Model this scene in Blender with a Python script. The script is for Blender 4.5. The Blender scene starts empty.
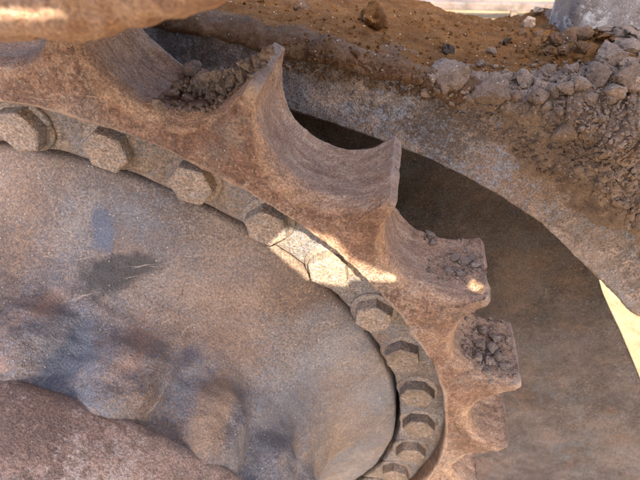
import bpy, bmesh, math, random
import numpy as np
from mathutils import Vector, Matrix
from mathutils.bvhtree import BVHTree

sc = bpy.context.scene
rng = np.random.default_rng(7)
random.seed(7)
S = 0.4                       # bolt-circle radius in metres; geometry below is in bolt-circle units

# ------------------------------------------------------------------ camera
CAM = np.array([0.8172, -0.7374, 1.4620])
TGT = np.array([0.6977, 0.0, 0.8014])
FPX = 481.0                   # focal length in pixels of the 640x480 photograph
fw = (TGT - CAM) / np.linalg.norm(TGT - CAM)
rt = np.cross(fw, [0, 0, 1.0]); rt /= np.linalg.norm(rt)
dn = np.cross(fw, rt)
cam = bpy.data.cameras.new('camera'); cam_ob = bpy.data.objects.new('camera', cam)
sc.collection.objects.link(cam_ob)
m = Matrix(((rt[0], -dn[0], -fw[0]), (rt[1], -dn[1], -fw[1]), (rt[2], -dn[2], -fw[2])))
cam_ob.matrix_world = Matrix.Translation(Vector(CAM * S)) @ m.to_4x4()
cam.sensor_width = 36.0; cam.lens = 36.0 * FPX / 640.0
cam.clip_start = 0.01; cam.clip_end = 500
cam.dof.use_dof = True; cam.dof.focus_distance = 1.04 * S
cam.dof.aperture_fstop = cam.lens / 2.2            # about a 2.2 mm phone aperture
sc.camera = cam_ob

# ------------------------------------------------------------------ light
SUN = np.array([0.22, -0.67, 0.71]); SUN /= np.linalg.norm(SUN)     # towards the sun
world = bpy.data.worlds.new('World'); sc.world = world; world.use_nodes = True
wn = world.node_tree
sky = wn.nodes.new('ShaderNodeTexSky'); sky.sky_type = 'NISHITA'; sky.sun_disc = False
sky.sun_elevation = math.asin(SUN[2]); sky.sun_rotation = math.atan2(SUN[0], SUN[1])
sky.dust_density = 6.0; sky.air_density = 0.9; sky.ozone_density = 0.2
wn.links.new(sky.outputs[0], wn.nodes['Background'].inputs[0])
wn.nodes['Background'].inputs[1].default_value = 0.15
sl = bpy.data.lights.new('sun', 'SUN'); sl.energy = 4.6; sl.angle = math.radians(0.35); sl.color = (1.0, 0.86, 0.60)
so = bpy.data.objects.new('sun', sl); sc.collection.objects.link(so)
so.rotation_euler = Vector(SUN).to_track_quat('Z', 'Y').to_euler()
sc.view_settings.view_transform = 'Standard'; sc.view_settings.look = 'None'
sc.view_settings.gamma = 1.0; sc.view_settings.exposure = 2.3

# ------------------------------------------------------------------ helpers
def ray_dir(px, py):
    d = rt * ((px - 320) / FPX) + dn * ((py - 240) / FPX) + fw
    return d
def on_y(px, py, y):
    d = ray_dir(px, py); t = (y - CAM[1]) / d[1]; return CAM + t * d
def on_z(px, py, z):
    d = ray_dir(px, py); t = (z - CAM[2]) / d[2]; return CAM + t * d

# numpy gradient noise
_perm = rng.permutation(512)
_perm = np.concatenate([_perm, _perm, _perm])
_grad = rng.standard_normal((512, 3)); _grad /= np.linalg.norm(_grad, axis=1)[:, None]
def perlin(P):
    P = np.asarray(P, float); i = np.floor(P).astype(int); f = P - i; i &= 511
    u = f * f * f * (f * (f * 6 - 15) + 10); out = 0
    for a in (0, 1):
        for b in (0, 1):
            for c in (0, 1):
                h = _perm[(_perm[(_perm[(i[:, 0] + a) & 511] + i[:, 1] + b) & 511] + i[:, 2] + c) & 511]
                g = _grad[h]; d = f - [a, b, c]
                w = (u[:, 0] if a else 1 - u[:, 0]) * (u[:, 1] if b else 1 - u[:, 1]) * (u[:, 2] if c else 1 - u[:, 2])
                out = out + w * (g * d).sum(1)
    return out * 1.6
def fbm(P, sc0, oct=4, gain=0.5):
    P = np.asarray(P, float) * sc0; a = 1.0; o = 0
    for k in range(oct):
        o = o + a * perlin(P + 17.3 * k); P = P * 2.03; a *= gain
    return o
def ridge(P, sc0, oct=4, gain=0.5):
    P = np.asarray(P, float) * sc0; a = 1.0; o = 0
    for k in range(oct):
        o = o + a * (1 - 2 * np.abs(perlin(P + 9.1 * k))); P = P * 2.07; a *= gain
    return o
def sstep(a, b, x):
    t = np.clip((np.asarray(x, float) - a) / (b - a), 0, 1); return t * t * (3 - 2 * t)

def vnormals(V, F):
    n = np.zeros_like(V)
    fn = np.cross(V[F[:, 2]] - V[F[:, 0]], V[F[:, 3 if F.shape[1] == 4 else 2]] - V[F[:, 1 if F.shape[1] == 4 else 0]]) if F.shape[1] == 4 else \
        np.cross(V[F[:, 1]] - V[F[:, 0]], V[F[:, 2]] - V[F[:, 0]])
    for k in range(F.shape[1]): np.add.at(n, F[:, k], fn)
    return n / (np.linalg.norm(n, axis=1)[:, None] + 1e-12)

COL = sc.collection
def mesh_np(name, V, F, smooth=True, scale=S):
    me = bpy.data.meshes.new(name)
    me.from_pydata((np.asarray(V) * scale).tolist(), [], np.asarray(F).tolist() if not isinstance(F, list) else F)
    if smooth: me.polygons.foreach_set('use_smooth', [True] * len(me.polygons))
    me.update(); return me
def add(name, me, mat, parent=None, label=None, cat=None, group=None, kind=None):
    o = bpy.data.objects.new(name, me); COL.objects.link(o)
    if mat is not None and me is not None and not me.materials: me.materials.append(mat)
    if parent: o.parent = parent
    if label: o['label'] = label
    if cat: o['category'] = cat
    if group: o['group'] = group
    if kind: o['kind'] = kind
    return o
def empty(name, loc, label, cat, group=None):
    o = bpy.data.objects.new(name, None); COL.objects.link(o); o.location = loc; o.empty_display_size = 0.05
    o['label'] = label; o['category'] = cat
    if group: o['group'] = group
    return o
def grid_faces(nu, nv, wrap_u=False):
    i = np.arange(nu if wrap_u else nu - 1); j = np.arange(nv - 1)
    I, J = np.meshgrid(i, j, indexing='ij'); I2 = (I + 1) % nu
    return np.stack([I * nv + J, I2 * nv + J, I2 * nv + J + 1, I * nv + J + 1], -1).reshape(-1, 4)

# ------------------------------------------------------------------ materials
def ramp_node(nt, fac, stops, interp='LINEAR'):
    r = nt.nodes.new('ShaderNodeValToRGB'); r.color_ramp.interpolation = interp
    els = r.color_ramp.elements
    while len(els) < len(stops): els.new(0.5)
    for e, (p, c) in zip(els, stops):
        e.position = p; e.color = (*c, 1) if len(c) == 3 else c
    nt.links.new(fac, r.inputs[0]); return r.outputs[0]
def noise_node(nt, vec, scale, detail=4, rough=0.55, dist=0.0):
    n = nt.nodes.new('ShaderNodeTexNoise'); n.inputs['Scale'].default_value = scale
    n.inputs['Detail'].default_value = detail; n.inputs['Roughness'].default_value = rough
    n.inputs['Distortion'].default_value = dist
    nt.links.new(vec, n.inputs['Vector']); return n.outputs['Fac']
def mixc(nt, fac, a, b, mode='MIX'):
    x = nt.nodes.new('ShaderNodeMix'); x.data_type = 'RGBA'; x.blend_type = mode
    if isinstance(fac, (int, float)): x.inputs[0].default_value = fac
    else: nt.links.new(fac, x.inputs[0])
    for s, v in ((6, a), (7, b)):
        if isinstance(v, tuple): x.inputs[s].default_value = (*v, 1)
        else: nt.links.new(v, x.inputs[s])
    return x.outputs[2]
def math_node(nt, op, a, b=None, clamp=False):
    x = nt.nodes.new('ShaderNodeMath'); x.operation = op; x.use_clamp = clamp
    for s, v in ((0, a), (1, b)):
        if v is None: continue
        if isinstance(v, (int, float)): x.inputs[s].default_value = v
        else: nt.links.new(v, x.inputs[s])
    return x.outputs[0]
BW = lambda a, b: [(a, (0, 0, 0)), (b, (1, 1, 1))]

def steel(name, cols, patch=None, patch_amt=(0.56, 0.66), patch_scale=22, grain=0.35, dust=(0.42, 0.34, 0.28), dust_amt=(0.60, 0.72),
          speck=0.70, bump=0.0012, rough=(0.40, 0.78), big=9.0, stretch=None, extra=None, seed=0.0, stain_sheen=None, dustmix=0.55, wear_highlight=None, mid=0.45, edge=False, pits=0.55, hue=None, scratch=None):
    """weathered rusty steel: cols = dark, mid, light rust tones"""
    mt = bpy.data.materials.new(name); mt.use_nodes = True; nt = mt.node_tree
    bs = nt.nodes['Principled BSDF']
    tc = nt.nodes.new('ShaderNodeTexCoord'); mp = nt.nodes.new('ShaderNodeMapping')
    mp.inputs['Location'].default_value = (seed, seed * 1.7, seed * 0.6)
    if stretch: mp.inputs['Scale'].default_value = stretch
    nt.links.new(tc.outputs['Object'], mp.inputs[0]); v = mp.outputs[0]
    n1 = noise_node(nt, v, big, 6, 0.6, 0.4)
    n2 = noise_node(nt, v, 70, 6, 0.65)
    n3 = noise_node(nt, v, 560, 3, 0.65)
    n4 = noise_node(nt, v, 1400, 2, 0.6)
    a = math_node(nt, 'ADD', math_node(nt, 'MULTIPLY', n1, 1 - mid), math_node(nt, 'MULTIPLY', n2, mid))
    c = ramp_node(nt, a, [(0.39, cols[0]), (0.5, cols[1]), (0.61, cols[2])])
    if patch:                                        # worn, bluish bare-steel patches
        p = noise_node(nt, v, patch_scale, 7, 0.7, 0.8)
        pf = ramp_node(nt, p, BW(*patch_amt))
        c = mixc(nt, pf, c, patch)
    # clinging pale dust
    d = noise_node(nt, v, 38, 8, 0.75, 0.2)
    df = math_node(nt, 'MULTIPLY', ramp_node(nt, d, BW(*dust_amt)), dustmix)
    c = mixc(nt, df, c, dust)
    if hue:                                          # flecks of orange rust and bluish steel side by side
        for k, (hc, hs, ha) in enumerate(hue):
            mh = nt.nodes.new('ShaderNodeMapping'); mh.inputs['Location'].default_value = (3.7 * k + 1, 1.9 * k, 0.8 * k); nt.links.new(v, mh.inputs[0])
            f1 = noise_node(nt, mh.outputs[0], hs, 7, 0.78)
            mo = noise_node(nt, mh.outputs[0], 7 + 2 * k, 4, 0.6)
            ff = math_node(nt, 'ADD', f1, math_node(nt, 'MULTIPLY', math_node(nt, 'SUBTRACT', mo, 0.5), 0.7))
            c = mixc(nt, math_node(nt, 'MULTIPLY', ramp_node(nt, ff, BW(0.54, 0.60)), ha), c, hc)
    if stain_sheen:                                        # oil stain, tinted patches and painted sky reflection, each with its outline: (centre, radii, colour)
        for (cx, cy, cz), (rx, ry, rz), scol in stain_sheen:
            m2 = nt.nodes.new('ShaderNodeMapping'); m2.vector_type = 'POINT'
            m2.inputs['Scale'].default_value = (1 / rx, 1 / ry, 1 / rz)
            m2.inputs['Location'].default_value = (-cx / rx, -cy / ry, -cz / rz)
            nt.links.new(tc.outputs['Object'], m2.inputs[0])
            ln = nt.nodes.new('ShaderNodeVectorMath'); ln.operation = 'LENGTH'; nt.links.new(m2.outputs[0], ln.inputs[0])
            e = math_node(nt, 'ADD', ln.outputs['Value'], math_node(nt, 'MULTIPLY', math_node(nt, 'SUBTRACT', noise_node(nt, v, 26, 8, 0.75), 0.5), 1.9))
            c = mixc(nt, math_node(nt, 'MULTIPLY', ramp_node(nt, e, [(0.62, (1, 1, 1)), (1.12, (0, 0, 0))]), 0.9), c, scol)
    if scratch:                                      # thin dragged scratches
        for k, (sc3, th_) in enumerate((((2.5, 2.5, 60), 0.665), ((50, 50, 3.0), 0.69))):
            ms = nt.nodes.new('ShaderNodeMapping'); ms.inputs['Scale'].default_value = sc3; ms.inputs['Rotation'].default_value = (0.1, 0.25 + 0.5 * k, 0); nt.links.new(v, ms.inputs[0])
            sf = ramp_node(nt, noise_node(nt, ms.outputs[0], 7, 4, 0.6), BW(th_, th_ + 0.02))
            c = mixc(nt, math_node(nt, 'MULTIPLY', sf, 0.6), c, scratch)
    # grain
    g = math_node(nt, 'ADD', math_node(nt, 'MULTIPLY', n3, 0.6), math_node(nt, 'MULTIPLY', n4, 0.4))
    gr = ramp_node(nt, g, [(0.38, (1 - grain,) * 3), (0.5, (1, 1, 1)), (0.62, (1 + grain,) * 3)])
    c = mixc(nt, 1.0, c, gr, 'MULTIPLY')
    # dark pits
    pv = nt.nodes.new('ShaderNodeTexVoronoi'); pv.inputs['Scale'].default_value = 160; nt.links.new(v, pv.inputs['Vector'])
    pit = math_node(nt, 'MULTIPLY', ramp_node(nt, pv.outputs['Distance'], [(0.10, (1, 1, 1)), (0.26, (0, 0, 0))]),
                    ramp_node(nt, n2, BW(0.5, 0.62)))
    c = mixc(nt, math_node(nt, 'MULTIPLY', pit, pits), c, tuple(x * 0.35 for x in cols[0]))
    # pale grit specks
    vs = nt.nodes.new('ShaderNodeTexVoronoi'); vs.inputs['Scale'].default_value = 260; nt.links.new(v, vs.inputs['Vector'])
    spk = math_node(nt, 'MULTIPLY', ramp_node(nt, vs.outputs['Distance'], [(0.10, (1, 1, 1)), (0.2, (0, 0, 0))]),
                    ramp_node(nt, noise_node(nt, v, 120, 2, 0.5), BW(speck - 0.06, speck)))
    c = mixc(nt, spk, c, (0.55, 0.48, 0.42))
    if wear_highlight:                                         # rubbed, paler exposed edges, plus a painted edge highlight
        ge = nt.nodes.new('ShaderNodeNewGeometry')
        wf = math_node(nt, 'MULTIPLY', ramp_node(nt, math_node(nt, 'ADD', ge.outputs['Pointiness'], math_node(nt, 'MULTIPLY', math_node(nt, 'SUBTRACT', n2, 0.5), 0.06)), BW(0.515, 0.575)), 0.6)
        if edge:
            at = nt.nodes.new('ShaderNodeAttribute'); at.attribute_name = 'edge_highlight'
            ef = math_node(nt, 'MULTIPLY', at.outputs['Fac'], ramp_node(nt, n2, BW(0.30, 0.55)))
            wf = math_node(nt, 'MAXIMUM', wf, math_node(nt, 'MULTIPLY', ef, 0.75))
            ct = nt.nodes.new('ShaderNodeAttribute'); ct.attribute_name = 'contact'
            cf_ = math_node(nt, 'ADD', ct.outputs['Fac'], math_node(nt, 'MULTIPLY', math_node(nt, 'SUBTRACT', noise_node(nt, v, 45, 5, 0.7), 0.5), 1.6))
            mp3 = nt.nodes.new('ShaderNodeMapping'); mp3.inputs['Scale'].default_value = (0.30, 1, 0.30); nt.links.new(tc.outputs['Object'], mp3.inputs[0])
            cc = ramp_node(nt, noise_node(nt, mp3.outputs[0], 120, 9, 0.80, 1.2), [(0.34, (0.20, 0.106, 0.064)), (0.5, (0.39, 0.242, 0.162)), (0.68, (0.62, 0.455, 0.33))])
            cc = mixc(nt, 1.0, cc, gr, 'MULTIPLY')
            c = mixc(nt, math_node(nt, 'MULTIPLY', ramp_node(nt, cf_, BW(0.40, 1.05)), 0.78), c, cc)
        c = mixc(nt, wf, c, wear_highlight)
    nt.links.new(c, bs.inputs['Base Color'])
    ro = ramp_node(nt, n2, [(0.35, (rough[0],) * 3), (0.6, (rough[1],) * 3)])
    nt.links.new(ro, bs.inputs['Roughness']); bs.inputs['Specular IOR Level'].default_value = 0.5
    h = math_node(nt, 'ADD', math_node(nt, 'MULTIPLY', n2, 1.6), math_node(nt, 'MULTIPLY', g, 0.9))
    h = math_node(nt, 'SUBTRACT', h, math_node(nt, 'MULTIPLY', pit, 0.5))
    h = math_node(nt, 'ADD', h, math_node(nt, 'MULTIPLY', spk, 0.6))
    b = nt.nodes.new('ShaderNodeBump'); b.inputs['Strength'].default_value = 0.9; b.inputs['Distance'].default_value = bump
    nt.links.new(h, b.inputs['Height']); nt.links.new(b.outputs[0], bs.inputs['Normal'])
    return mt
def soil(name, cols, bump=0.0025, seed=0.0, speck=(0.5, 0.45, 0.4)):
    mt = bpy.data.materials.new(name); mt.use_nodes = True; nt = mt.node_tree; bs = nt.nodes['Principled BSDF']
    tc = nt.nodes.new('ShaderNodeTexCoord'); mp = nt.nodes.new('ShaderNodeMapping')
    gi = nt.nodes.new('ShaderNodeObjectInfo')
    ad = nt.nodes.new('ShaderNodeVectorMath'); ad.operation = 'ADD'
    mp.inputs['Location'].default_value = (seed, seed, seed)
    ge = nt.nodes.new('ShaderNodeNewGeometry'); nt.links.new(ge.outputs['Position'], mp.inputs[0]); nt.links.new(mp.outputs[0], ad.inputs[0]); nt.links.new(gi.outputs['Random'], ad.inputs[1])
    v = ad.outputs[0]
    n1 = noise_node(nt, v, 28, 6, 0.6); n2 = noise_node(nt, v, 150, 6, 0.7); n3 = noise_node(nt, v, 700, 3, 0.6)
    c = ramp_node(nt, math_node(nt, 'ADD', math_node(nt, 'MULTIPLY', n1, 0.6), math_node(nt, 'MULTIPLY', n2, 0.4)),
                  [(0.33, cols[0]), (0.5, cols[1]), (0.67, cols[2])])
    gr = ramp_node(nt, n3, [(0.3, (0.68,) * 3), (0.5, (1, 1, 1)), (0.7, (1.35,) * 3)]); c = mixc(nt, 1.0, c, gr, 'MULTIPLY')
    vs = nt.nodes.new('ShaderNodeTexVoronoi'); vs.inputs['Scale'].default_value = 210; nt.links.new(v, vs.inputs['Vector'])
    spk = math_node(nt, 'MULTIPLY', ramp_node(nt, vs.outputs['Distance'], [(0.12, (1, 1, 1)), (0.22, (0, 0, 0))]),
                    ramp_node(nt, noise_node(nt, v, 90, 2, 0.5), BW(0.56, 0.62)))
    c = mixc(nt, spk, c, speck)
    nt.links.new(c, bs.inputs['Base Color']); bs.inputs['Roughness'].default_value = 0.95; bs.inputs['Specular IOR Level'].default_value = 0.15
    h = math_node(nt, 'ADD', math_node(nt, 'MULTIPLY', n2, 1.4), math_node(nt, 'MULTIPLY', n3, 0.7))
    b = nt.nodes.new('ShaderNodeBump'); b.inputs['Strength'].default_value = 1.0; b.inputs['Distance'].default_value = bump
    nt.links.new(h, b.inputs['Height']); nt.links.new(b.outputs[0], bs.inputs['Normal'])
    return mt

BLUE = (0.20, 0.22, 0.27)
M = {}
_st = lambda px, py, y: tuple(on_y(px, py, y) * S)
M['ring'] = steel('rusty_cast_ring', ((0.085, 0.043, 0.030), (0.175, 0.095, 0.068), (0.270, 0.162, 0.120)), patch=(0.165, 0.120, 0.108),
                  patch_amt=(0.52, 0.62), patch_scale=13, dust=(0.34, 0.24, 0.19), dust_amt=(0.54, 0.66), grain=0.5, bump=0.0024, wear_highlight=(0.46, 0.35, 0.28), scratch=(0.42, 0.29, 0.22), speck=0.60, edge=True, pits=0.6, mid=0.5,
                  hue=(((0.36, 0.215, 0.15), 150, 0.6), ((0.075, 0.042, 0.034), 120, 0.55), ((0.42, 0.33, 0.28), 260, 0.45)))
M['hub'] = steel('weathered_hub_steel', ((0.092, 0.065, 0.058), (0.150, 0.109, 0.098), (0.208, 0.152, 0.129)), patch=(0.128, 0.126, 0.150), scratch=(0.40, 0.33, 0.28),
                 patch_amt=(0.46, 0.58), patch_scale=4.2, grain=0.40, bump=0.0016, big=5, speck=0.60, dustmix=0.30, mid=0.15, pits=0.3, dust=(0.30, 0.22, 0.17),
                 hue=(((0.32, 0.20, 0.13), 360, 0.42), ((0.165, 0.190, 0.245), 330, 0.55), ((0.075, 0.056, 0.052), 400, 0.45), ((0.36, 0.30, 0.265), 440, 0.35)),
                 stain_sheen=[(_st(118, 282, -0.10), (0.040, 0.08, 0.0135), (0.042, 0.038, 0.042)), (_st(106, 225, -0.01), (0.013, 0.05, 0.024), (0.095, 0.110, 0.165)),
                        (_st(66, 352, -0.25), (0.022, 0.05, 0.012), (0.105, 0.118, 0.158)), (_st(158, 398, -0.25), (0.016, 0.05, 0.020), (0.16, 0.20, 0.28)),  # bluish sky reflection painted on the shaded sides of the lumps
                        (_st(122, 372, -0.25), (0.022, 0.05, 0.022), (0.29, 0.185, 0.15)), (_st(188, 378, -0.22), (0.016, 0.05, 0.012), (0.09, 0.08, 0.11)),  # pinkish lump, then another lump side with its shade painted in
                        (_st(20, 335, -0.25), (0.022, 0.05, 0.014), (0.30, 0.195, 0.16)), (_st(215, 410, -0.25), (0.018, 0.05, 0.018), (0.25, 0.17, 0.125))])
M['cap'] = steel('rusty_cap_steel', ((0.16, 0.096, 0.075), (0.255, 0.166, 0.132), (0.36, 0.262, 0.215)), patch=(0.245, 0.21, 0.20),
                 patch_amt=(0.48, 0.64), patch_scale=9, bump=0.0022, grain=0.45, seed=5.3, pits=0.3, mid=0.3,
                 hue=(((0.42, 0.285, 0.235), 90, 0.6), ((0.13, 0.085, 0.075), 110, 0.55), ((0.44, 0.37, 0.35), 200, 0.5)))
M['flange'] = steel('mottled_flange_steel', ((0.085, 0.064, 0.054), (0.165, 0.126, 0.106), (0.26, 0.205, 0.172)), patch=(0.15, 0.145, 0.16), hue=(((0.30, 0.21, 0.15), 260, 0.5), ((0.18, 0.205, 0.265), 240, 0.5), ((0.06, 0.046, 0.042), 300, 0.55), ((0.38, 0.32, 0.28), 380, 0.5)),
                    patch_amt=(0.46, 0.60), patch_scale=26, grain=0.5, bump=0.0018, seed=1.3)
M['bolt'] = steel('bolt_steel', ((0.095, 0.070, 0.058), (0.185, 0.138, 0.114), (0.28, 0.215, 0.178)), patch=(0.145, 0.145, 0.165), hue=(((0.32, 0.22, 0.16), 260, 0.5), ((0.17, 0.195, 0.25), 240, 0.5), ((0.06, 0.046, 0.042), 300, 0.55), ((0.40, 0.34, 0.30), 380, 0.5)),
                  patch_amt=(0.48, 0.58), patch_scale=30, grain=0.5, bump=0.0012, seed=2.2, rough=(0.45, 0.8))
M['bolt_dark'] = steel('bolt_steel_painted_shade', ((0.090, 0.068, 0.058), (0.185, 0.142, 0.120), (0.29, 0.23, 0.195)), patch=(0.085, 0.088, 0.108),  # dark sky reflection on these bolts painted in as bluish patches
                  patch_amt=(0.54, 0.63), patch_scale=28, grain=0.5, bump=0.0014, seed=12.2, rough=(0.35, 0.7), hue=(((0.28, 0.19, 0.14), 200, 0.5), ((0.06, 0.052, 0.060), 160, 0.45)))
M['frame'] = steel('frame_steel', ((0.080, 0.060, 0.054), (0.175, 0.134, 0.118), (0.32, 0.245, 0.21)), patch=(0.185, 0.180, 0.20), hue=(((0.26, 0.160, 0.115), 200, 0.42), ((0.215, 0.245, 0.325), 170, 0.75), ((0.05, 0.038, 0.036), 200, 0.6)),
                   patch_amt=(0.50, 0.62), patch_scale=19, grain=0.6, bump=0.0022, seed=4.4, dust=(0.36, 0.315, 0.295), dust_amt=(0.52, 0.66), dustmix=0.4)
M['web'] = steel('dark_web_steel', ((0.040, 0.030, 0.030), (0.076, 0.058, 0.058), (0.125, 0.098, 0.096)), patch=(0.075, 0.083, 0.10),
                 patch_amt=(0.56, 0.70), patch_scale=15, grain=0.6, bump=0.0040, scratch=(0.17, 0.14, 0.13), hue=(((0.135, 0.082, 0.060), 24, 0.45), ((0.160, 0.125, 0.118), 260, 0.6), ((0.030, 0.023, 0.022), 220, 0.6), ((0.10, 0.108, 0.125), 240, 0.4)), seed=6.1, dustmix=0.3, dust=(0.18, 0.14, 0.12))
M['post'] = steel('post_steel', ((0.11, 0.092, 0.094), (0.17, 0.158, 0.172), (0.25, 0.24, 0.262)), patch=(0.34, 0.36, 0.41),
                  patch_amt=(0.54, 0.63), patch_scale=30, grain=0.3, bump=0.0010, seed=8.2, hue=(((0.50, 0.53, 0.58), 55, 0.5), ((0.13, 0.105, 0.10), 160, 0.5)))
M['shoe'] = steel('orange_rust_shoe', ((0.16, 0.080, 0.052), (0.265, 0.155, 0.108), (0.37, 0.25, 0.185)), patch=(0.30, 0.20, 0.16),
                  patch_amt=(0.5, 0.65), patch_scale=18, bump=0.0022, seed=9.7, hue=(((0.48, 0.27, 0.15), 90, 0.6), ((0.12, 0.05, 0.03), 120, 0.5)))
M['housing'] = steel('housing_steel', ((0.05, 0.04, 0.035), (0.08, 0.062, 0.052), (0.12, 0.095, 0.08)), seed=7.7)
M['sun_blocker'] = steel('sun_blocker_paint', ((0.06, 0.055, 0.05), (0.09, 0.08, 0.07), (0.12, 0.105, 0.09)), seed=11.0)
M['soil'] = soil('brown_soil', ((0.080, 0.045, 0.026), (0.150, 0.090, 0.056), (0.215, 0.142, 0.098)))
M['soil_grey'] = soil('grey_brown_soil', ((0.115, 0.083, 0.066), (0.230, 0.170, 0.138), (0.36, 0.280, 0.232)), seed=3.0)
M['soil_dark'] = soil('dark_soil', ((0.03, 0.024, 0.02), (0.055, 0.043, 0.036), (0.09, 0.07, 0.06)), seed=5.0)
M['soil_light'] = soil('light_crumbly_soil', ((0.14, 0.105, 0.09), (0.265, 0.205, 0.175), (0.40, 0.32, 0.28)), seed=4.0)
M['stone'] = soil('pale_stone', ((0.27, 0.20, 0.155), (0.38, 0.29, 0.23), (0.48, 0.39, 0.33)), bump=0.001, seed=7.0)
M['rust_soil'] = soil('rusty_brown_soil', ((0.075, 0.033, 0.012), (0.150, 0.070, 0.024), (0.235, 0.118, 0.045)), bump=0.0025, seed=9.0)
M['sand'] = soil('pale_sand', ((0.15, 0.108, 0.066), (0.235, 0.175, 0.112), (0.32, 0.25, 0.168)), bump=0.004, seed=11.0)

# ------------------------------------------------------------------ ground and the added panel that shades the drive
GZ = -1.56
gx = np.concatenate([-np.geomspace(150, 6, 12), np.linspace(-5, 5, 41), np.geomspace(6, 150, 12)])
gy = np.concatenate([-np.geomspace(150, 6, 12), np.linspace(-5, 14, 77), np.geomspace(15, 150, 12)])
GX, GY = np.meshgrid(gx, gy, indexing='ij'); P = np.stack([GX.ravel(), GY.ravel(), np.zeros(GX.size)], 1)
P[:, 2] = GZ + 0.05 * fbm(P, 0.7, 4)
add('ground', mesh_np('ground', P, grid_faces(len(gx), len(gy))), M['sand'], kind='structure',
    label='pale sunlit sandy ground around the machine', cat='ground')

# unseen panel added to shade the drive, slotted to shape the sun patches
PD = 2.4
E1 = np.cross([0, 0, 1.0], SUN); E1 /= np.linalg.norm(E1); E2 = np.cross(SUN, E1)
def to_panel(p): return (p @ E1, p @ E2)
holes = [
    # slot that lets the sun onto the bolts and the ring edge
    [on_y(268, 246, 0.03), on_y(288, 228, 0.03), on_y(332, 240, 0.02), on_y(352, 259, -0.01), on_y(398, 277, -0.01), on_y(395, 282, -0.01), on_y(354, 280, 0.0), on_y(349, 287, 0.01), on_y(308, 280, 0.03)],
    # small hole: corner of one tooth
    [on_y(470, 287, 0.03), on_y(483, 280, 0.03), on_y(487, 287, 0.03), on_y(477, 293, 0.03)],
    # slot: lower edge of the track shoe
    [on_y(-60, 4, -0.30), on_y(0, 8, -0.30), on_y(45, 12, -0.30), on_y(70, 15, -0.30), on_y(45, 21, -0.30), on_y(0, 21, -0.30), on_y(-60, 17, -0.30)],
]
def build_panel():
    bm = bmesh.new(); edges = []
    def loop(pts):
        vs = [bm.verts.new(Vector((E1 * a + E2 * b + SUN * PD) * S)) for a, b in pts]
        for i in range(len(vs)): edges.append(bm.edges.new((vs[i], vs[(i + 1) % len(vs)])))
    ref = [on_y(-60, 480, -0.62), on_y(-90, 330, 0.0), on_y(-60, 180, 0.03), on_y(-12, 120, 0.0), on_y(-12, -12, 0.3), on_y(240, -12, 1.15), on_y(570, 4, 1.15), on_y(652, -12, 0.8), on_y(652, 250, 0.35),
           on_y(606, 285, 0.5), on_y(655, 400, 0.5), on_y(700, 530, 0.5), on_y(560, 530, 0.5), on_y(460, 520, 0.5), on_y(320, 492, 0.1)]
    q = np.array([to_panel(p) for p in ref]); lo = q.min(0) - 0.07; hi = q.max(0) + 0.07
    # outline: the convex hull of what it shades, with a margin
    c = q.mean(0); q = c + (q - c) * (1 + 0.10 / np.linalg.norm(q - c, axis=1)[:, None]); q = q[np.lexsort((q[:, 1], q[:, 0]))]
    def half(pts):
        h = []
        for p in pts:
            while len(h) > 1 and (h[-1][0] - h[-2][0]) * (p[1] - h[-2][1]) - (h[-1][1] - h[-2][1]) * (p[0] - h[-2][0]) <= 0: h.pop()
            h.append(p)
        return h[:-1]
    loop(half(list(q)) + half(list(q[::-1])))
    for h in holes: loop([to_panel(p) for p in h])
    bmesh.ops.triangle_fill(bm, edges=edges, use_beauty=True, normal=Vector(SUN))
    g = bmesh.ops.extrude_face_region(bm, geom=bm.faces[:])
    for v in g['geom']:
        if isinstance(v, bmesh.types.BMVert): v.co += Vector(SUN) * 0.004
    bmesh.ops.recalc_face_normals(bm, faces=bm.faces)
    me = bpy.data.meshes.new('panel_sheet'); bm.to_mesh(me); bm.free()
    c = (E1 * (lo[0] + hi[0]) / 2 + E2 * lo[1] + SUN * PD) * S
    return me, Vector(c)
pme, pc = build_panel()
panel = empty('added_shade_panel', pc, 'slotted steel sheet added out of view to shade the sprocket', 'panel')
d = add('panel_sheet', pme, M['sun_blocker'], panel); d.matrix_parent_inverse = Matrix.Translation(-pc)

# ------------------------------------------------------------------ sprocket
TIP0 = math.degrees(1.0898); NT = 24; BOLT0 = math.degrees(1.473); NB = 36
spr = empty('drive_sprocket', (0, 0, 0), 'rusty toothed drive sprocket bolted round a weathered steel hub', 'sprocket')
RI = 1.074; YB = 0.2035; RT = 1.268; RC = 1.300
def profile():
    """(angle, radius, tipness) for one tooth pitch, from valley centre to valley centre, tip in the middle"""
    rho = math.hypot(RT * math.sin(math.radians(7.0)), RC - RT * math.cos(math.radians(7.0)))
    b1 = math.asin(RT * math.sin(math.radians(7.0)) / rho)
    pts = []
    for b in np.linspace(0, b1, 30):
        x = rho * math.sin(b); y = RC - rho * math.cos(b)
        pts.append((math.degrees(math.atan2(x, y)), math.hypot(x, y)))
    out = [(-7.5 + a, r) for a, r in pts]
    for a in (-0.42, 0.0, 0.42): out.append((a, RT + 0.002))
    out += [(7.5 - a, r) for a, r in reversed(pts[1:])]
    return out
prof = profile(); NP = len(prof)
ODD = {23: (-0.014, 0.9, -0.030), 0: (0.0, 0.0, 0.0)}      # tooth: radius, angle (deg), front offset - uneven wear
ang = []; rad = []; foff = []; tooth_id = []
for k in range(NT):
    for a, r in prof:
        dr, da, df = ODD.get(k, (0, 0, 0)); tp = max(0, (r - 1.14) / 0.125)
        ang.append(TIP0 + 15 * k + a + da * tp); rad.append(r + dr * tp); tooth_id.append(k); foff.append(df * tp)
ang = np.radians(np.array(ang)); rad = np.array(rad)
# wear: every tooth a little different in height
rad = rad + (rad - 1.14) / 0.13 * 0.012 * np.repeat(rng.standard_normal(NT), NP)[:len(rad)] * 0.25
NU = len(ang)
tip = np.clip((rad - 1.14) / 0.125, 0, 1)
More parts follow.
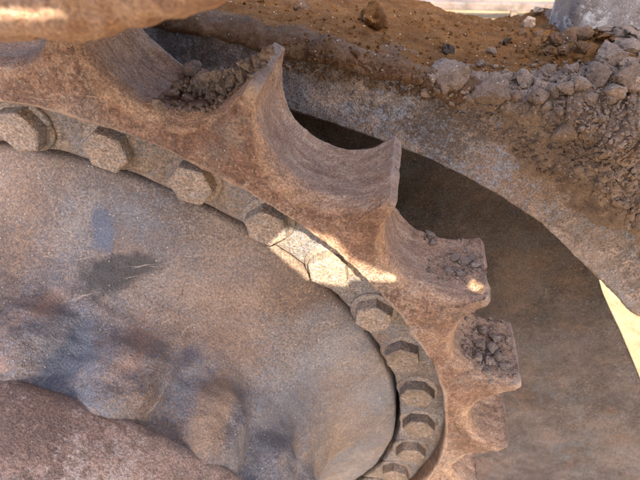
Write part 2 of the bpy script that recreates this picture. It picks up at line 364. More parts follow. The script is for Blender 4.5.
# cross-section at every angle
rows = []
ns_front, ns_round, ns_top, ns_back = 30, 16, 40, 12
cf = 0.040 - 0.020 * tip                              # front edge rounding
yfront_in = -0.017; 
secs = []
for i in range(NU):
    R = rad[i]; c = cf[i]; yo = -0.012 + 0.008 * tip[i] + foff[i]
    s = [(RI + 0.012, 0.10), (RI + 0.004, 0.05), (RI, 0.005), (RI, -0.010), (RI + 0.004, -0.017)]
    for t in np.linspace(0.02, 1, ns_front):
        r = RI + 0.006 + (R - c - RI - 0.006) * t
        s.append((r, yfront_in + (yo - yfront_in) * t))
    for t in np.linspace(0, 1, ns_round + 1)[1:]:
        a = t * math.pi / 2
        s.append((R - c + c * math.sin(a), yo + c * (1 - math.cos(a))))
    y0 = yo + c; y1 = YB - 0.012
    for t in np.linspace(0, 1, ns_top + 1)[1:]:
        w = 0.014 * (1 - tip[i]) * math.sin(math.pi * t) ** 1.0            # chain-worn saddle
        s.append((R - w, y0 + (y1 - y0) * t))
    for r_, y_ in ((R - 0.004, YB - 0.004), (R - 0.014, YB)): s.append((r_, y_))
    for t in np.linspace(0, 1, ns_back + 1)[1:]:
        s.append((R - 0.014 + (1.0 - R + 0.014) * t, YB))
    secs.append(s)
NV = len(secs[0]); sec = np.array(secs)                # NU,NV,2
Vr = np.stack([sec[:, :, 0] * np.cos(ang)[:, None], sec[:, :, 1], sec[:, :, 0] * np.sin(ang)[:, None]], -1).reshape(-1, 3)
Fr = grid_faces(NU, NV, wrap_u=True)
N0 = vnormals(Vr, Fr)
if (N0[3 * NV + 5 + 10] @ np.array([0, -1, 0])) < 0: Fr = Fr[:, ::-1]; N0 = -N0
lv = np.tile(np.arange(NV), NU); body = ((lv >= 4) & (lv < NV - ns_back)).astype(float)
front = ((lv >= 4) & (lv < 5 + ns_front)).astype(float)
disp = 0.0050 * fbm(Vr, 8, 2) + 0.0022 * fbm(Vr, 28, 3) + 0.0012 * fbm(Vr, 90, 3)
# chain drag marks run across the saddle
drag = np.stack([Vr[:, 0] * 0.14, Vr[:, 1], Vr[:, 2] * 0.14], 1)
topz = sstep(5 + ns_front * 0.8, 5 + ns_front + ns_round * 0.5, lv) * (lv < NV - ns_back - 2)
disp += 0.0013 * topz * fbm(drag, 45, 3) * (0.4 + np.abs(fbm(Vr, 7, 2))) + 0.0022 * topz * fbm(Vr, 34, 3)
# chipped, irregular lip where the chain has rolled the front edge
edge = np.exp(-((lv - (5 + ns_front + 4)) / 5.0) ** 2)
disp += edge * 0.007 * fbm(Vr, 20, 4) * (1 - 0.6 * np.repeat(tip, NV))
# nicked tooth corners
nick = np.clip(fbm(Vr + 3.3, 16, 3) - 0.35, 0, 1) * 0.012 * np.repeat(tip, NV) * body
disp *= 1 - 0.65 * np.repeat(np.clip((tip - 0.7) / 0.3, 0, 1), NV)
Vr = Vr + N0 * ((disp * body) - nick)[:, None]
# the inner edge wanders a little
inner = (lv < 8).astype(float); radial = Vr * [1, 0, 1]; radial /= np.linalg.norm(radial, axis=1)[:, None]
Vr += radial * (inner * (1 - np.clip((lv - 4) / 4, 0, 1)) * 0.007 * fbm(Vr, 6, 3))[:, None]
Nr = vnormals(Vr, Fr)
fu = Fr.min(1) // NV; fv = np.array(Fr % NV).min(1)
fuu = np.array([ (f // NV).min() if (f // NV).max() - (f // NV).min() < 5 else (f // NV).max() for f in Fr])
ftooth = fuu // NP
is_tooth = (fv >= 5 + int(ns_front * 0.45)) & (fv < NV - ns_back)
EDGE_HL = np.clip(np.exp(-((lv - 4.3) / 1.2) ** 2) + np.repeat(np.clip((tip - 0.93) / 0.07, 0, 1), NV) * np.exp(-((lv - (5 + ns_front + 12)) / 14.0) ** 2), 0, 1)  # painted highlight along the inner ring edge and the tooth tips
CT = topz * (0.35 + 0.65 * (1 - np.repeat(np.clip((tip - 0.9) / 0.1, 0, 1), NV)))
def sub_mesh(name, V, N, F, edge_hl=None):
    idx, inv = np.unique(F.ravel(), return_inverse=True)
    me = mesh_np(name, V[idx], inv.reshape(F.shape))
    if edge_hl is not None: me.attributes.new('edge_highlight', 'FLOAT', 'POINT').data.foreach_set('value', edge_hl[idx].astype(np.float32)); me.attributes.new('contact', 'FLOAT', 'POINT').data.foreach_set('value', CT[idx].astype(np.float32))
    me.normals_split_custom_set_from_vertices(N[idx].tolist()); return me
ring = add('toothed_ring', sub_mesh('toothed_ring', Vr, Nr, Fr[~is_tooth], EDGE_HL), M['ring'], spr)
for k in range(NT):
    add('tooth', sub_mesh('tooth', Vr, Nr, Fr[is_tooth & (ftooth == k)], EDGE_HL), M['ring'], ring)

# lathed hub pieces
def lathe(profile_pts, nseg, dispf=None):
    pr = np.array(profile_pts); a = np.linspace(0, 2 * math.pi, nseg, endpoint=False)
    V = np.stack([pr[None, :, 0] * np.cos(a)[:, None], np.broadcast_to(pr[None, :, 1], (nseg, len(pr))), pr[None, :, 0] * np.sin(a)[:, None]], -1).reshape(-1, 3)
    F = grid_faces(nseg, len(pr), wrap_u=True)
    N = vnormals(V, F)
    if dispf is not None: V = V + N * dispf(V)[:, None]
    return V, F
def dense(pts, step):
    out = [pts[0]]
    for a, b in zip(pts[:-1], pts[1:]):
        n = max(1, int(math.hypot(b[0] - a[0], b[1] - a[1]) / step))
        for k in range(1, n + 1): out.append((a[0] + (b[0] - a[0]) * k / n, a[1] + (b[1] - a[1]) * k / n))
    return out
FL = 0.036
V, F = lathe(dense([(1.084, 0.10), (1.080, FL + 0.004), (1.070, FL), (0.952, FL), (0.946, FL + 0.004), (0.945, 0.12)], 0.012), 480,
             lambda V: 0.004 * fbm(V, 14, 3) + 0.002 * fbm(V, 60, 2))
add('mounting_flange', mesh_np('mounting_flange', V, F), M['flange'], spr)
pbm = on_y(130, 372, -0.27); BA0 = math.atan2(pbm[2], pbm[0])
def hub_disp(V):
    d = 0.004 * fbm(V, 7, 3) + 0.0016 * fbm(V, 45, 3)
    r = np.hypot(V[:, 0], V[:, 2]); a = np.arctan2(V[:, 2], V[:, 0])
    st = math.radians(18.95 * 0.95); k = np.round((a - BA0) / st); da = (a - BA0 - k * st) * 0.70
    jit = 0.5 + 0.5 * np.sin(k * 12.9 + 1.0)
    q = np.sqrt((da / 0.112) ** 2 + ((V[:, 1] + 0.27) / 0.125) ** 2)
    zone = sstep(-0.075, -0.15, V[:, 1])
    d = d + zone * (0.037 + 0.012 * jit) * (1 - sstep(0.30, 1.02, q + 0.14 * fbm(V, 9, 2))) + zone * (0.007 * fbm(V, 13, 3) + 0.004 * fbm(V, 50, 2))
    return d
V, F = lathe(dense([(0.930, 0.16), (0.932, 0.050), (0.930, 0.040), (0.924, 0.034), (0.87, 0.008), (0.80, -0.028), (0.776, -0.042), (0.768, -0.050), (0.757, -0.058), (0.738, -0.085), (0.716, -0.13), (0.698, -0.19), (0.690, -0.25), (0.686, -0.31), (0.684, -0.38)], 0.008), 620, hub_disp)
add('hub_cover', mesh_np('hub_cover', V, F), M['hub'], spr)
V, F = lathe(dense([(0.66, -0.33), (0.700, -0.336), (0.711, -0.345), (0.716, -0.36), (0.722, -0.42), (0.722, -0.56), (0.712, -0.60), (0.68, -0.625), (0.4, -0.66), (0.02, -0.67)], 0.014), 420,
             lambda V: 0.0035 * fbm(V, 8, 3) + 0.002 * fbm(V, 34, 3))
add('hub_cap', mesh_np('hub_cap', V, F), M['cap'], spr)
V, F = lathe([(0.945, 0.10), (0.945, 0.60), (0.02, 0.60)], 96)
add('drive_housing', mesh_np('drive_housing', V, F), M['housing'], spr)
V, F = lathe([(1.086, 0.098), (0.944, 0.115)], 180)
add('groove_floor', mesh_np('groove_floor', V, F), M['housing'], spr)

def ico(sub):
    bm = bmesh.new(); bmesh.ops.create_icosphere(bm, subdivisions=sub, radius=1.0)
    V = np.array([v.co[:] for v in bm.verts]); F = np.array([[v.index for v in f.verts] for f in bm.faces]); bm.free(); return V, F
# hexagon bolts and their washers
def hex_mesh(seed):
    r = np.random.default_rng(seed)
    sides = 6; nseg = 48; V = []; prof_ = [(1.0, 0.050), (1.0, 0.004), (0.97, -0.002), (0.90, -0.004), (0.6, -0.004), (0.3, -0.003), (0.02, -0.003)]
    pr = dense([(q[0] * 1.0, q[1]) for q in prof_], 0.04)
    F = grid_faces(nseg, len(pr), wrap_u=True)
    for i in range(nseg):
        a = 2 * math.pi * i / nseg
        am = (a + math.pi / 6) % (math.pi / 3) - math.pi / 6
        rh = 0.0420 / math.cos(am); rh = min(rh, 0.0483)
        for q, y in pr:
            rr = rh * q if q < 0.99 else rh
            V.append((rr * math.cos(a), y, rr * math.sin(a)))
    V = np.array(V); n = vnormals(V, F); off = r.uniform(-20, 20, 3)
    V = V + n * (0.0008 * fbm(V + off, 26, 3) + 0.0004 * fbm(V + off, 120, 2))[:, None]
    me = mesh_np('bolt', V, F, smooth=True); me.set_sharp_from_angle(angle=math.radians(32)); return me
def washer_mesh():
    pr = [(0.034, 0.040), (0.056, 0.040), (0.058, 0.028), (0.055, 0.025), (0.034, 0.025)]
    a = np.linspace(0, 2 * math.pi, 40, endpoint=False); p = np.array(pr)
    V = np.stack([p[None, :, 0] * np.cos(a)[:, None], np.broadcast_to(p[None, :, 1], (40, len(pr))), p[None, :, 0] * np.sin(a)[:, None]], -1).reshape(-1, 3)
    return mesh_np('washer', V, grid_faces(40, len(pr), wrap_u=True))
hexes = [hex_mesh(i) for i in range(6)]; hexes_d = [hex_mesh(20 + i) for i in range(4)]; wash = washer_mesh()
for k in range(NB):
    a = math.radians(BOLT0 - 10 * k); R0 = 1.0
    b = add('bolt', hexes_d[k % 4] if 6 <= k <= 20 else hexes[k % 6], M['bolt_dark'] if 6 <= k <= 20 else M['bolt'], spr)
    if 6 <= k <= 20: b['label'] = 'hexagon bolt head with dark sky reflection painted in'
    b.location = (R0 * S * math.cos(a), (0.006 + rng.uniform(-0.004, 0.004)) * S, R0 * S * math.sin(a))
    b.rotation_euler = (rng.uniform(-.04, .04), rng.uniform(0, 6.28), rng.uniform(-.04, .04))
    add('washer', wash, M['bolt'], b)

# ------------------------------------------------------------------ track frame
frame = empty('undercarriage', (1.0 * S, 0.6 * S, GZ * S), 'scuffed blue-grey and rust steel track frame behind the sprocket', 'undercarriage')
FINV = Matrix.Translation((-1.0 * S, -0.6 * S, -GZ * S))
def fpart(name, me, mat):
    o = add(name, me, mat, frame); o.matrix_parent_inverse = FINV; return o
YF = 0.35
low_px = [(-60, 5), (60, 40), (150, 66), (250, 95), (290, 110), (350, 130), (420, 155), (480, 185), (540, 222), (575, 258), (612, 292), (632, 314), (665, 330), (760, 345)]
up_px = [(-80, -30), (60, 4), (150, 25), (230, 45), (300, 62), (400, 85), (450, 100), (520, 118), (580, 128), (640, 140), (760, 160)]
Lw = np.array([on_y(*p, YF) for p in low_px]); Uw = np.array([on_y(*p, YF + 0.03) for p in up_px])
def curve(P, t):
    s = np.concatenate([[0], np.cumsum(np.linalg.norm(np.diff(P, axis=0), axis=1))]); s /= s[-1]
    return np.stack([np.interp(t, s, P[:, k]) for k in range(3)], 1)
def smooth_curve(P, n, w=9):
    c = curve(P, np.linspace(0, 1, n)); k = np.ones(w) / w
    pad = np.concatenate([np.repeat(c[:1], w // 2, 0), c, np.repeat(c[-1:], w // 2, 0)])
    return np.stack([np.convolve(pad[:, i], k, 'valid') for i in range(3)], 1)
NUF = 420
Lc = smooth_curve(Lw, NUF, 17)
# upper edge resampled on the x of a slanted correspondence
Uc = smooth_curve(Uw, NUF, 17)
YBK = 1.12
sec_v = []
nfr, nrd, nsh = 70, 14, 90
for t in np.linspace(0, 1, 9)[:-1]: sec_v.append(('under', t))
for t in np.linspace(0, 1, nfr)[:-1]: sec_v.append(('front', t))
for t in np.linspace(0, 1, nrd)[:-1]: sec_v.append(('round', t))
for t in np.linspace(0, 1, nsh): sec_v.append(('shelf', t))
rows = []
RR = 0.035
bk = np.array([on_y(px, py, YBK) for px, py in [(-80, -60), (230, -22), (400, -4), (440, 8), (475, 20), (560, 26), (640, 44), (760, 60)]])
Bc = np.stack([Uc[:, 0] + 0.03, np.full(NUF, YBK), np.interp(Uc[:, 0] + 0.03, bk[:, 0], bk[:, 2]) - 0.012], 1)
for kind, t in sec_v:
    if kind == 'under':
        q = Lc + np.array([0, 0.17 * (1 - t), 0.01 * (1 - t)])
    elif kind == 'front':
        q = Lc + (Uc - Lc) * t; q = q.copy(); q[:, 1] = YF + 0.03 * t
        bev = np.clip(1 - t / 0.05, 0, 1); q[:, 1] += 0.006 * bev ** 2
    elif kind == 'round':
        a = t * math.pi / 2
        q = Uc + np.array([0, RR * (1 - math.cos(a)), RR * math.sin(a)])
    else:
        st = Uc + np.array([0, RR, RR]); q = st + (Bc - st) * t
    rows.append(q)
Q = np.stack(rows, 1)                                   # NUF, nsec, 3
nsec = Q.shape[1]
V = Q.reshape(-1, 3); F = grid_faces(NUF, nsec); N = vnormals(V, F)
if N[200 * nsec + 40][1] > 0: F = F[:, ::-1]; N = -N
Vf = V + N * (0.004 * fbm(V, 4, 2) + 0.0022 * fbm(V, 22, 3) + 0.0014 * fbm(V, 80, 3))[:, None]
kinds = np.array([k for k, t in sec_v]); fvk = np.array(F % nsec).min(1)
Nf = vnormals(Vf, F)
isf = (kinds[fvk] != 'shelf')
fpart('side_plate', sub_mesh('side_plate', Vf, Nf, F[isf]), M['frame'])
fpart('top_plate', sub_mesh('top_plate', Vf, Nf, F[~isf]), M['frame'])
# web plate behind the sprocket
YW = 0.50
cut = np.array([on_y(px, py, YW) for px, py in [(585, 240), (598, 276), (603, 294), (611, 313), (626, 345), (640, 378), (668, 450), (690, 520)]])
zs = np.linspace(-1.65, 1.05, 260); us = np.linspace(0, 1, 300)
U_, Z = np.meshgrid(us, zs, indexing='ij')
xe = np.interp(-Z.ravel(), -cut[:, 2], cut[:, 0]); X = -0.9 + (xe + 0.9) * U_.ravel()
V = np.stack([X, np.full(X.size, YW), Z.ravel()], 1)
V[:, 1] += 0.010 * fbm(V, 3, 3) + 0.006 * fbm(V, 14, 4)
topcut = np.interp(V[:, 0], Uc[:, 0], Uc[:, 2]) - 0.03
V[:, 2] = np.minimum(V[:, 2], topcut)
nw = len(V); Vb = V + [0, 0.06, 0]; Fw = grid_faces(len(us), len(zs)); nz = len(zs)
er = (len(us) - 1) * nz + np.arange(nz - 1)
Fe = np.stack([er, er + 1, er + 1 + nw, er + nw], 1)
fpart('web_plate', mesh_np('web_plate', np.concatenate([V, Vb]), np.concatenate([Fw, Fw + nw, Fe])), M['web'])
# upright bracket standing on the shelf
def rbox(lo, hi, bev, cuts=0, amp=0.004):
    bm = bmesh.new(); bmesh.ops.create_cube(bm, size=1.0)
    for v in bm.verts: v.co = Vector([(lo[i] + hi[i]) / 2 + v.co[i] * (hi[i] - lo[i]) for i in range(3)])
    bmesh.ops.bevel(bm, geom=bm.edges[:], offset=bev, segments=3, affect='EDGES', profile=0.6)
    if cuts: bmesh.ops.subdivide_edges(bm, edges=[e for e in bm.edges if e.calc_length() > bev * 2], cuts=cuts, use_grid_fill=True)
    bmesh.ops.triangulate(bm, faces=bm.faces[:])
    V = np.array([v.co[:] for v in bm.verts]); F = np.array([[v.index for v in f.verts] for f in bm.faces]); bm.free()
    n = vnormals(V, F); return V + n * (amp * fbm(V, 12, 3))[:, None], F
pl = on_y(568, 25, 0.80)
V, F = rbox((pl[0], 0.80, 0.80), (pl[0] + 0.55, 1.02, 1.75), 0.03, 24)
fpart('upright_bracket', mesh_np('upright_bracket', V, F), M['post'])

# ------------------------------------------------------------------ track shoe
lowp = [(-260, 60), (-160, 46), (-60, 44), (0, 47), (50, 51), (92, 48), (125, 36), (165, 22), (205, 8), (240, -5), (300, -28)]
YS = -0.30
lowc = smooth_curve(np.array([on_y(*p, YS) for p in lowp]), 140, 9)
tang = np.gradient(lowc, axis=0); tang[:, 1] = 0; tang /= np.linalg.norm(tang, axis=1)[:, None]
upv = np.stack([-tang[:, 2], 0 * tang[:, 0], tang[:, 0]], 1); upv[upv[:, 2] < 0] *= -1
th = 0.085
sect = []
for a in np.linspace(0, math.pi / 2, 8)[:-1]: pass
prof_s = [(0.66, 0.0), (0.3, 0.0), (0.1, 0.0), (0.05, 0.0)]
for a in np.linspace(0, math.pi / 2, 10): prof_s.append((0.028 * (1 - math.sin(a)), 0.028 * (1 - math.cos(a))))
for t in np.linspace(0, 1, 14)[1:-1]: prof_s.append((0.0, 0.028 + t * (th - 0.056)))
for a in np.linspace(0, math.pi / 2, 8): prof_s.append((0.028 * (1 - math.cos(a)), th - 0.028 + 0.028 * math.sin(a)))
for t in np.linspace(0, 1, 26)[1:]: prof_s.append((0.028 + t * 0.63, th))
V = np.stack([lowc + np.array([0, dy, 0]) + upv * h for dy, h in prof_s], 1)
nsv = V.shape[1]; V = V.reshape(-1, 3); F = grid_faces(140, nsv); N = vnormals(V, F)
if N[70 * nsv + 18][1] > 0: F = F[:, ::-1]; N = -N
V = V + N * (0.010 * fbm(V, 11, 3) + 0.004 * fbm(V, 40, 3))[:, None]
shoe = empty('track_shoe', Vector(lowc[60] * S), 'bright orange rusty steel track shoe overhanging the sprocket teeth', 'track shoe')
o = add('shoe_plate', mesh_np('shoe_plate', V, F), M['shoe'], shoe); o.matrix_parent_inverse = Matrix.Translation(-Vector(lowc[60] * S))

# ------------------------------------------------------------------ soil on the frame
base = Vf.reshape(NUF, nsec, 3)
ks = np.array([{'under': -1, 'front': 0, 'round': 1, 'shelf': 2}[k] + (t if k != 'under' else 0) for k, t in sec_v])
sel = np.where(ks >= 0)[0]
Bs = base[:, sel]; Nn = Nf.reshape(NUF, nsec, 3)[:, sel]; kk = np.broadcast_to(ks[sel][None], Bs.shape[:2]).ravel()
P0 = Bs.reshape(-1, 3); x = P0[:, 0]
edge_d = np.minimum(kk, 1.0) * np.repeat(np.linalg.norm(Uc - Lc, axis=1), len(sel)) + np.clip(kk - 1, 0, 1) * 0.05
cover = sstep(0.92, 1.25, kk + 0.22 * fbm(P0, 7, 4))                       # shelf and its edge
right = sstep(1.08, 1.36, x + 0.10 * fbm(P0, 6, 4)) * sstep(0.20, 0.34, edge_d + 0.07 * fbm(P0 + 5, 7, 4))
t = -0.012 + (0.024 + 0.008 * sstep(0.85, 1.15, x)) * cover + 0.036 * right
heap = np.exp(-(((x - 1.33) / 0.16) ** 2 + ((P0[:, 1] - 0.52) / 0.20) ** 2)); t += 0.10 * heap * sstep(0.30, 0.46, edge_d + 0.05 * fbm(P0 + 5, 7, 4))
t += (cover + right).clip(0, 1) * (0.011 * fbm(P0, 14, 4) + (0.012 * fbm(P0 + 7, 30, 4, 0.6) * sstep(2.5, 2.0, kk) * sstep(0.75, 1.15, x)) + 0.0022 * ridge(P0, 60, 3) + 0.003 * fbm(P0, 45, 3))
Ps = P0 + Nn.reshape(-1, 3) * t[:, None]
Fs = grid_faces(NUF, len(sel))
if vnormals(Ps, Fs)[200 * len(sel) + 30][1] > 0: Fs = Fs[:, ::-1]
# rust-brown at the back of the shelf, grey-brown along the edge and at the right
me = mesh_np('packed_soil', Ps, Fs)
me.materials.append(M['soil_grey']); me.materials.append(M['rust_soil']); me.materials.append(M['soil'])
fc = Fs[:, 0]
brown = sstep(1.92, 2.16, kk[fc] + 0.25 * fbm(P0[fc], 8, 3)) * sstep(1.45, 1.15, x[fc])
mi = np.where(brown > 0.5, 1, np.where((x[fc] < 0.98 + 0.1 * fbm(P0[fc], 9, 3)), 2, 0))
me.polygons.foreach_set('material_index', mi.astype(np.int32)); me.update()
add('packed_soil', me, None, label='packed brown soil caked along the ledge of the track frame', cat='soil', kind='stuff')

# ------------------------------------------------------------------ loose clods, stones, crumbs
dg = bpy.context.evaluated_depsgraph_get()
def bvh_of(V, F): return BVHTree.FromPolygons([tuple(v) for v in V], [tuple(f) for f in F])
bv_ring = bvh_of(Vr, Fr); bv_soil = bvh_of(Ps, Fs); bv_frame = bvh_of(Vf, grid_faces(NUF, nsec))
def hit(px, py, trees):
    best = None
    for tr in trees:
        loc, n, i, dist = tr.ray_cast(Vector(CAM), Vector(ray_dir(px, py)).normalized())
        if loc is not None and (best is None or dist < best[2]): best = (np.array(loc), np.array(n), dist)
    if best is None: return None
    loc, n, dist = best
    if n @ (CAM - loc) < 0: n = -n
    return loc, n, dist * (fw @ (ray_dir(px, py) / np.linalg.norm(ray_dir(px, py))))
I3V, I3F = ico(4); I2V, I2F = ico(2); I1V, I1F = ico(1)
def clod_shape(V, seed, rough=0.28, flat=1.0):
    o = np.random.default_rng(seed).uniform(-50, 50, 3)
    d = 1 + rough * fbm(V + o, 1.1, 3) + 0.20 * ridge(V + o, 1.9, 4) - 0.12
    v = V * d[:, None]
    # a few broken flat faces
    r = np.random.default_rng(seed + 99)
    for _ in range(9):
        n = r.standard_normal(3); n /= np.linalg.norm(n); h = r.uniform(0.45, 0.8)
        ex = np.clip(v @ n - h, 0, None); v = v - ex[:, None] * n * 0.85
    v = v + v / np.linalg.norm(v, axis=1)[:, None] * (0.09 * fbm(v + o, 5, 3, 0.6))[:, None]
    v[:, 2] *= flat; return v
clod_me = {}
def piled(px, py, y, cap):
    """a spot in the pile against the tooth, never further than cap from the steel"""
    p = on_y(px, py, y); loc, n, i, dist = bv_ring.find_nearest(Vector(p))
    loc = np.array(loc)
    if dist > cap: p = loc + (p - loc) * cap / dist
    d = ray_dir(px, py); return p, -d / np.linalg.norm(d), (p - CAM) @ fw
def clod(px, py, size, trees, mat, label, name='soil_clod', cat='clod', group=None, flat=0.75, seed=None, sink=0.25, tilt=True, asp=(1, 1), at_y=None):
    h = hit(px, py, trees) if at_y is None else piled(px, py, at_y, 0.045)
    if h is None: return None
    loc, n, depth = h; r = size * 0.5 * depth / FPX
    key = ((seed if seed is not None else random.randrange(14)), mat.name, flat)
    if key not in clod_me:
        clod_me[key] = mesh_np('clod', clod_shape(I3V, key[0] * 7 + 3, flat=flat), I3F, scale=1.0)
    me = clod_me[key]
    o = add(name, me, mat, label=label, cat=cat, group=group)
    z = Vector(n * 0.6 + np.array([0, 0, 0.4])).normalized() if tilt else Vector((0, 0, 1))
    q = z.to_track_quat('Z', 'Y').to_matrix() @ Matrix.Rotation(random.uniform(0, 6.28), 3, 'Z')
    o.matrix_world = Matrix.Translation(Vector((loc + n * r * flat * (1 - 2 * sink) * 0.6) * S)) @ q.to_4x4() @ Matrix.Diagonal((r * S * asp[0], r * S * asp[1], r * S, 1))
    return o
led = [bv_soil, bv_frame]; tee = [bv_ring]
LG = 'soil clods on the frame ledge'
LL = 'grey brown broken soil clod among many along the track frame ledge'
clod(449, 75, 40, led, M['soil_grey'], 'round flat cracked cake of dried soil on the track frame ledge', flat=0.45, seed=2, sink=0.1)
clod(489, 92, 36, led, M['soil_grey'], 'angular slab of dried soil beside the round cracked cake on the ledge', flat=0.6, seed=5)
clod(376, 26, 32, led, M['rust_soil'], 'rounded dirt-caked lump standing on the brown part of the ledge', name='dirt_lump', cat='lump', flat=1.0, seed=8, sink=0.35, tilt=False)
clod(304, 9, 18, led, M['soil'], 'small dark rounded lump on the brown shelf near the tooth tip', name='dirt_lump', cat='lump', flat=0.9, seed=9)
clod(463, 12, 26, led, M['stone'], 'tan stone on the far edge of the brown ledge', name='stone', cat='stone', flat=0.6, seed=11, sink=0.05)
clod(529, 26, 14, led, M['stone'], 'small pale angular pebble on the brown soil', name='stone', cat='stone', flat=0.9, seed=12, sink=0.0)
clod(538, 13, 10, led, M['stone'], 'tiny pale pebble on the far edge of the ledge', name='stone', cat='stone', flat=0.8, seed=4, sink=0.0)
clod(568, 128, 32, led, M['soil_grey'], 'flat grey flake of soil lying on the sloping heap', flat=0.4, seed=1, asp=(1, 0.6))
clod(636, 82, 20, led, M['stone'], 'pale dusty stone half buried in the heap by the bracket', name='stone', cat='stone', seed=10)
clod(448, 52, 17, led, M['soil_dark'], 'dark wet clod behind the round cracked cake', seed=3)
clod(507, 42, 11, led, M['soil_dark'], 'small black clod on the brown soil of the ledge', seed=6)
clod(356, 53, 13, led, M['soil'], 'thin upright soil flake on the brown ledge above the side plate', flat=0.5, seed=7)
clod(317, 49, 15, led, M['soil'], 'low brown soil flake near the tooth tip', flat=0.45, seed=13)
for px, py, s in [(526, 82, 24), (514, 96, 14), (537, 94, 22), (550, 74, 24), (556, 92, 17), (568, 88, 19), (580, 86, 20), (590, 98, 14), (571, 70, 15), (545, 107, 13), (505, 78, 14),
                  (470, 100, 13), (425, 92, 12), (432, 80, 11), (492, 53, 12), (480, 64, 10), (600, 118, 15), (612, 100, 14), (560, 110, 12)]:
    clod(px, py, s, led, M['soil_grey'], LL, group=LG)
for px, py, s in [(556, 44, 20), (571, 40, 24), (585, 38, 20), (566, 52, 17), (582, 50, 17), (548, 52, 12), (540, 34, 10), (521, 34, 10)]:
    clod(px, py, s, led, M['soil'], 'brown soil clod heaped at the foot of the blue-grey bracket', group='soil clods at the bracket')
for px, py, s in [(612, 58, 36), (628, 50, 30), (602, 76, 30), (626, 78, 34), (612, 92, 24)]:
    clod(px, py, s, led, M['soil_grey'], 'large crumbly soil clod packed against the blue-grey bracket', group='soil clods packed against the bracket', sink=0.3)
VG = 'soil clods in the tooth gap under the track shoe'; VL = 'grey soil clod lodged in the tooth gap beside the track shoe'
for px, py, s in [(203, 88, 30), (190, 74, 22), (158, 107, 15), (172, 96, 15), (186, 101, 15), (222, 78, 18), (230, 90, 14), (214, 100, 16), (240, 66, 17), (252, 62, 15), (244, 78, 13), (262, 56, 12), (200, 108, 12)]:
    clod(px, py, s, tee, M['soil_light'], VL, group=VG, flat=0.85)
for px, py, s in [(212, 96, 20), (222, 88, 19), (232, 80, 17), (228, 96, 12), (241, 73, 17), (250, 66, 15), (243, 84, 11), (258, 60, 14), (265, 54, 12), (271, 49, 10), (205, 76, 17), (216, 74, 14), (178, 88, 13)]:
    clod(px, py, s, tee, M['soil_light'], VL, group=VG, flat=0.85, at_y=0.105)
CG = 'soil crumbs on the flat flank of the third tooth'
for px, py, s in [(428, 235, 11), (432, 243, 10), (455, 258, 11), (466, 262, 13), (474, 266, 11), (448, 272, 11), (460, 274, 10), (472, 258, 10)]:
    clod(px, py, s, tee, M['soil_light'], 'small soil lump on the dirty tooth below the sunlit ring edge', group='soil lumps on that tooth')
for px, py, s in [(478, 345, 13), (490, 350, 15), (487, 362, 13), (498, 358, 12), (480, 332, 12), (494, 338, 11), (503, 366, 11), (476, 358, 11), (486, 372, 11)]:
    clod(px, py, s, tee, M['soil_light'], 'crumbly soil lump caked on the squared tooth end', group='soil lumps on the squared tooth')

def crumbs(name, polys, n, smin, smax, trees, mat, label, seed, power=2.0):
    r = np.random.default_rng(seed); VV = []; FF = []; off = 0
    shapes = [clod_shape(I1V if smax < 4 else I2V, 500 + i, 0.35) for i in range(8)]; IFx = I1F if smax < 4 else I2F
    for poly, share in polys:
        pg = np.array(poly, float); lo = pg.min(0); hi = pg.max(0); k = 0; want = int(n * share); tries = 0
        while k < want and tries < want * 12:
            tries += 1
            p = lo + r.random(2) * (hi - lo)
            inside = False; j = len(pg) - 1
            for i in range(len(pg)):
                if (pg[i, 1] > p[1]) != (pg[j, 1] > p[1]) and p[0] < (pg[j, 0] - pg[i, 0]) * (p[1] - pg[i, 1]) / (pg[j, 1] - pg[i, 1]) + pg[i, 0]: inside = not inside
                j = i
            if not inside: continue
            h = hit(p[0], p[1], trees) if trees else piled(p[0], p[1], 0.10, 0.04)
            if h is None: continue
            k += 1; loc, nn, depth = h
            rad_ = (smin + (smax - smin) * r.random() ** power) * 0.5 * depth / FPX
            A = np.linalg.qr(r.standard_normal((3, 3)))[0]
            v = (shapes[r.integers(8)] * r.uniform(0.6, 1.1, 3)) @ A.T * rad_ + loc + nn * rad_ * 0.35
            VV.append(v); FF.append(IFx + off); off += len(v)
    me = mesh_np(name, np.concatenate(VV), np.concatenate(FF), smooth=False)
    return add(name, me, mat, label=label, cat='soil', kind='stuff')
crumbs('soil_crumbs', [([(420, 70), (520, 62), (640, 60), (640, 190), (560, 185), (480, 130), (430, 108)], 0.7), ([(540, 100), (640, 100), (640, 220), (590, 180)], 0.3)], 2600, 0.8, 7, led, M['soil_grey'],
       'loose grey crumbs of soil strewn over the ledge and heap', 1, 3.0)
crumbs('soil_crumbs', [([(240, 0), (560, 18), (560, 60), (420, 75), (300, 60)], 1.0)], 800, 0.8, 5, led, M['rust_soil'],
       'fine brown soil crumbs scattered on the back of the ledge', 2, 3.0)
crumbs('soil_crumbs', [([(260, 46), (430, 70), (440, 104), (380, 90), (270, 66)], 1.0)], 700, 0.8, 6, led, M['soil'],
       'dark brown crumbs along the top edge of the steel side plate', 12, 3.0)
crumbs('soil_crumbs', [([(160, 100), (185, 70), (225, 70), (270, 45), (275, 55), (240, 90), (215, 112), (180, 115)], 1)], 800, 0.8, 7, tee, M['soil_grey'],
       'fine soil crumbs filling the tooth gap beside the track shoe', 3, 2.5)
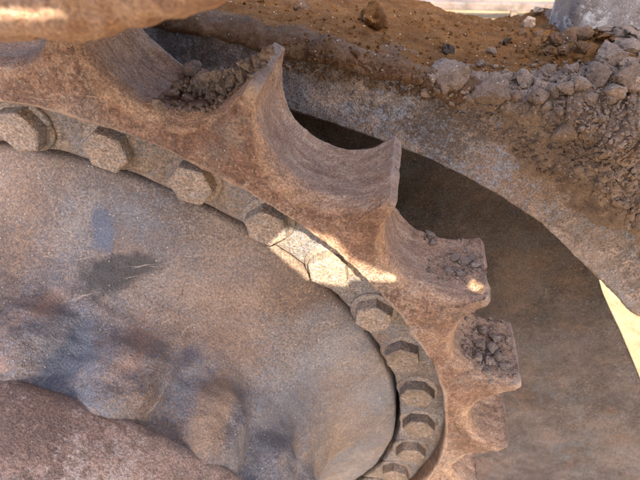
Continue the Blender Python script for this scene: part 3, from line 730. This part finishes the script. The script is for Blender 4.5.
crumbs('soil_crumbs', [([(425, 225), (482, 236), (486, 275), (470, 285), (435, 280), (420, 262)], 0.5), ([(445, 245), (480, 250), (482, 272), (455, 278), (440, 268)], 0.5)], 330, 0.6, 5.0, tee, M['soil_light'],
       'soil crumbs stuck on the dirty tooth below the sunlit ring edge', 4, 3.5)
crumbs('soil_crumbs', [([(460, 318), (508, 316), (516, 376), (490, 386), (464, 374)], 0.45), ([(472, 330), (498, 328), (506, 362), (485, 372), (472, 358)], 0.55)], 560, 0.6, 6, tee, M['soil_light'],
       'dense crust of soil crumbs on the squared tooth end', 5, 3.0)
crumbs('soil_crumbs', [([(150, 112), (168, 92), (190, 76), (222, 72), (262, 50), (276, 46), (262, 66), (240, 90), (215, 110), (180, 116)], 1)], 420, 1.0, 7, None, M['soil_light'],
       'loose soil crumbs piled against the tooth beside the track shoe', 15, 2.2)
crumbs('soil_crumbs', [([(300, 150), (390, 150), (395, 205), (350, 215), (300, 190)], 1)], 110, 0.6, 3.8, tee, M['stone'],
       'pale grit specks on the worn saddle between two teeth', 6, 2.5)

# ------------------------------------------------------------------ bar lying on the sand beyond
pa = on_z(380, 3, GZ + 0.25); pb = on_z(600, 8, GZ + 0.25)
dv = pb - pa; L = np.linalg.norm(dv); ux = dv / L; ca = (pa + pb) / 2
V, F = rbox((-L / 2, -0.12, -0.07), (L / 2, 0.12, 0.07), 0.02, 6, 0.002)
Rm = np.stack([ux, np.cross([0, 0, 1], ux), [0, 0, 1]], 1)
bar = empty('steel_bar', Vector((ca[0] * S, ca[1] * S, GZ * S)), 'long grey steel bar raised on stubby legs over the sunlit sand', 'bar')
binv = Matrix.Translation(-Vector((ca[0] * S, ca[1] * S, GZ * S)))
o = add('bar_beam', mesh_np('bar_beam', V @ Rm.T + ca, F), M['web'], bar); o.matrix_parent_inverse = binv
for px in (515, 556):
    q = on_z(px, 7, GZ + 0.25)
    V, F = rbox((-0.06, -0.05, GZ - 0.05 - q[2]), (0.06, 0.05, -0.04), 0.015, 2, 0.004)
    o = add('leg', mesh_np('leg', V + q, F), M['housing'], bar); o.matrix_parent_inverse = binv
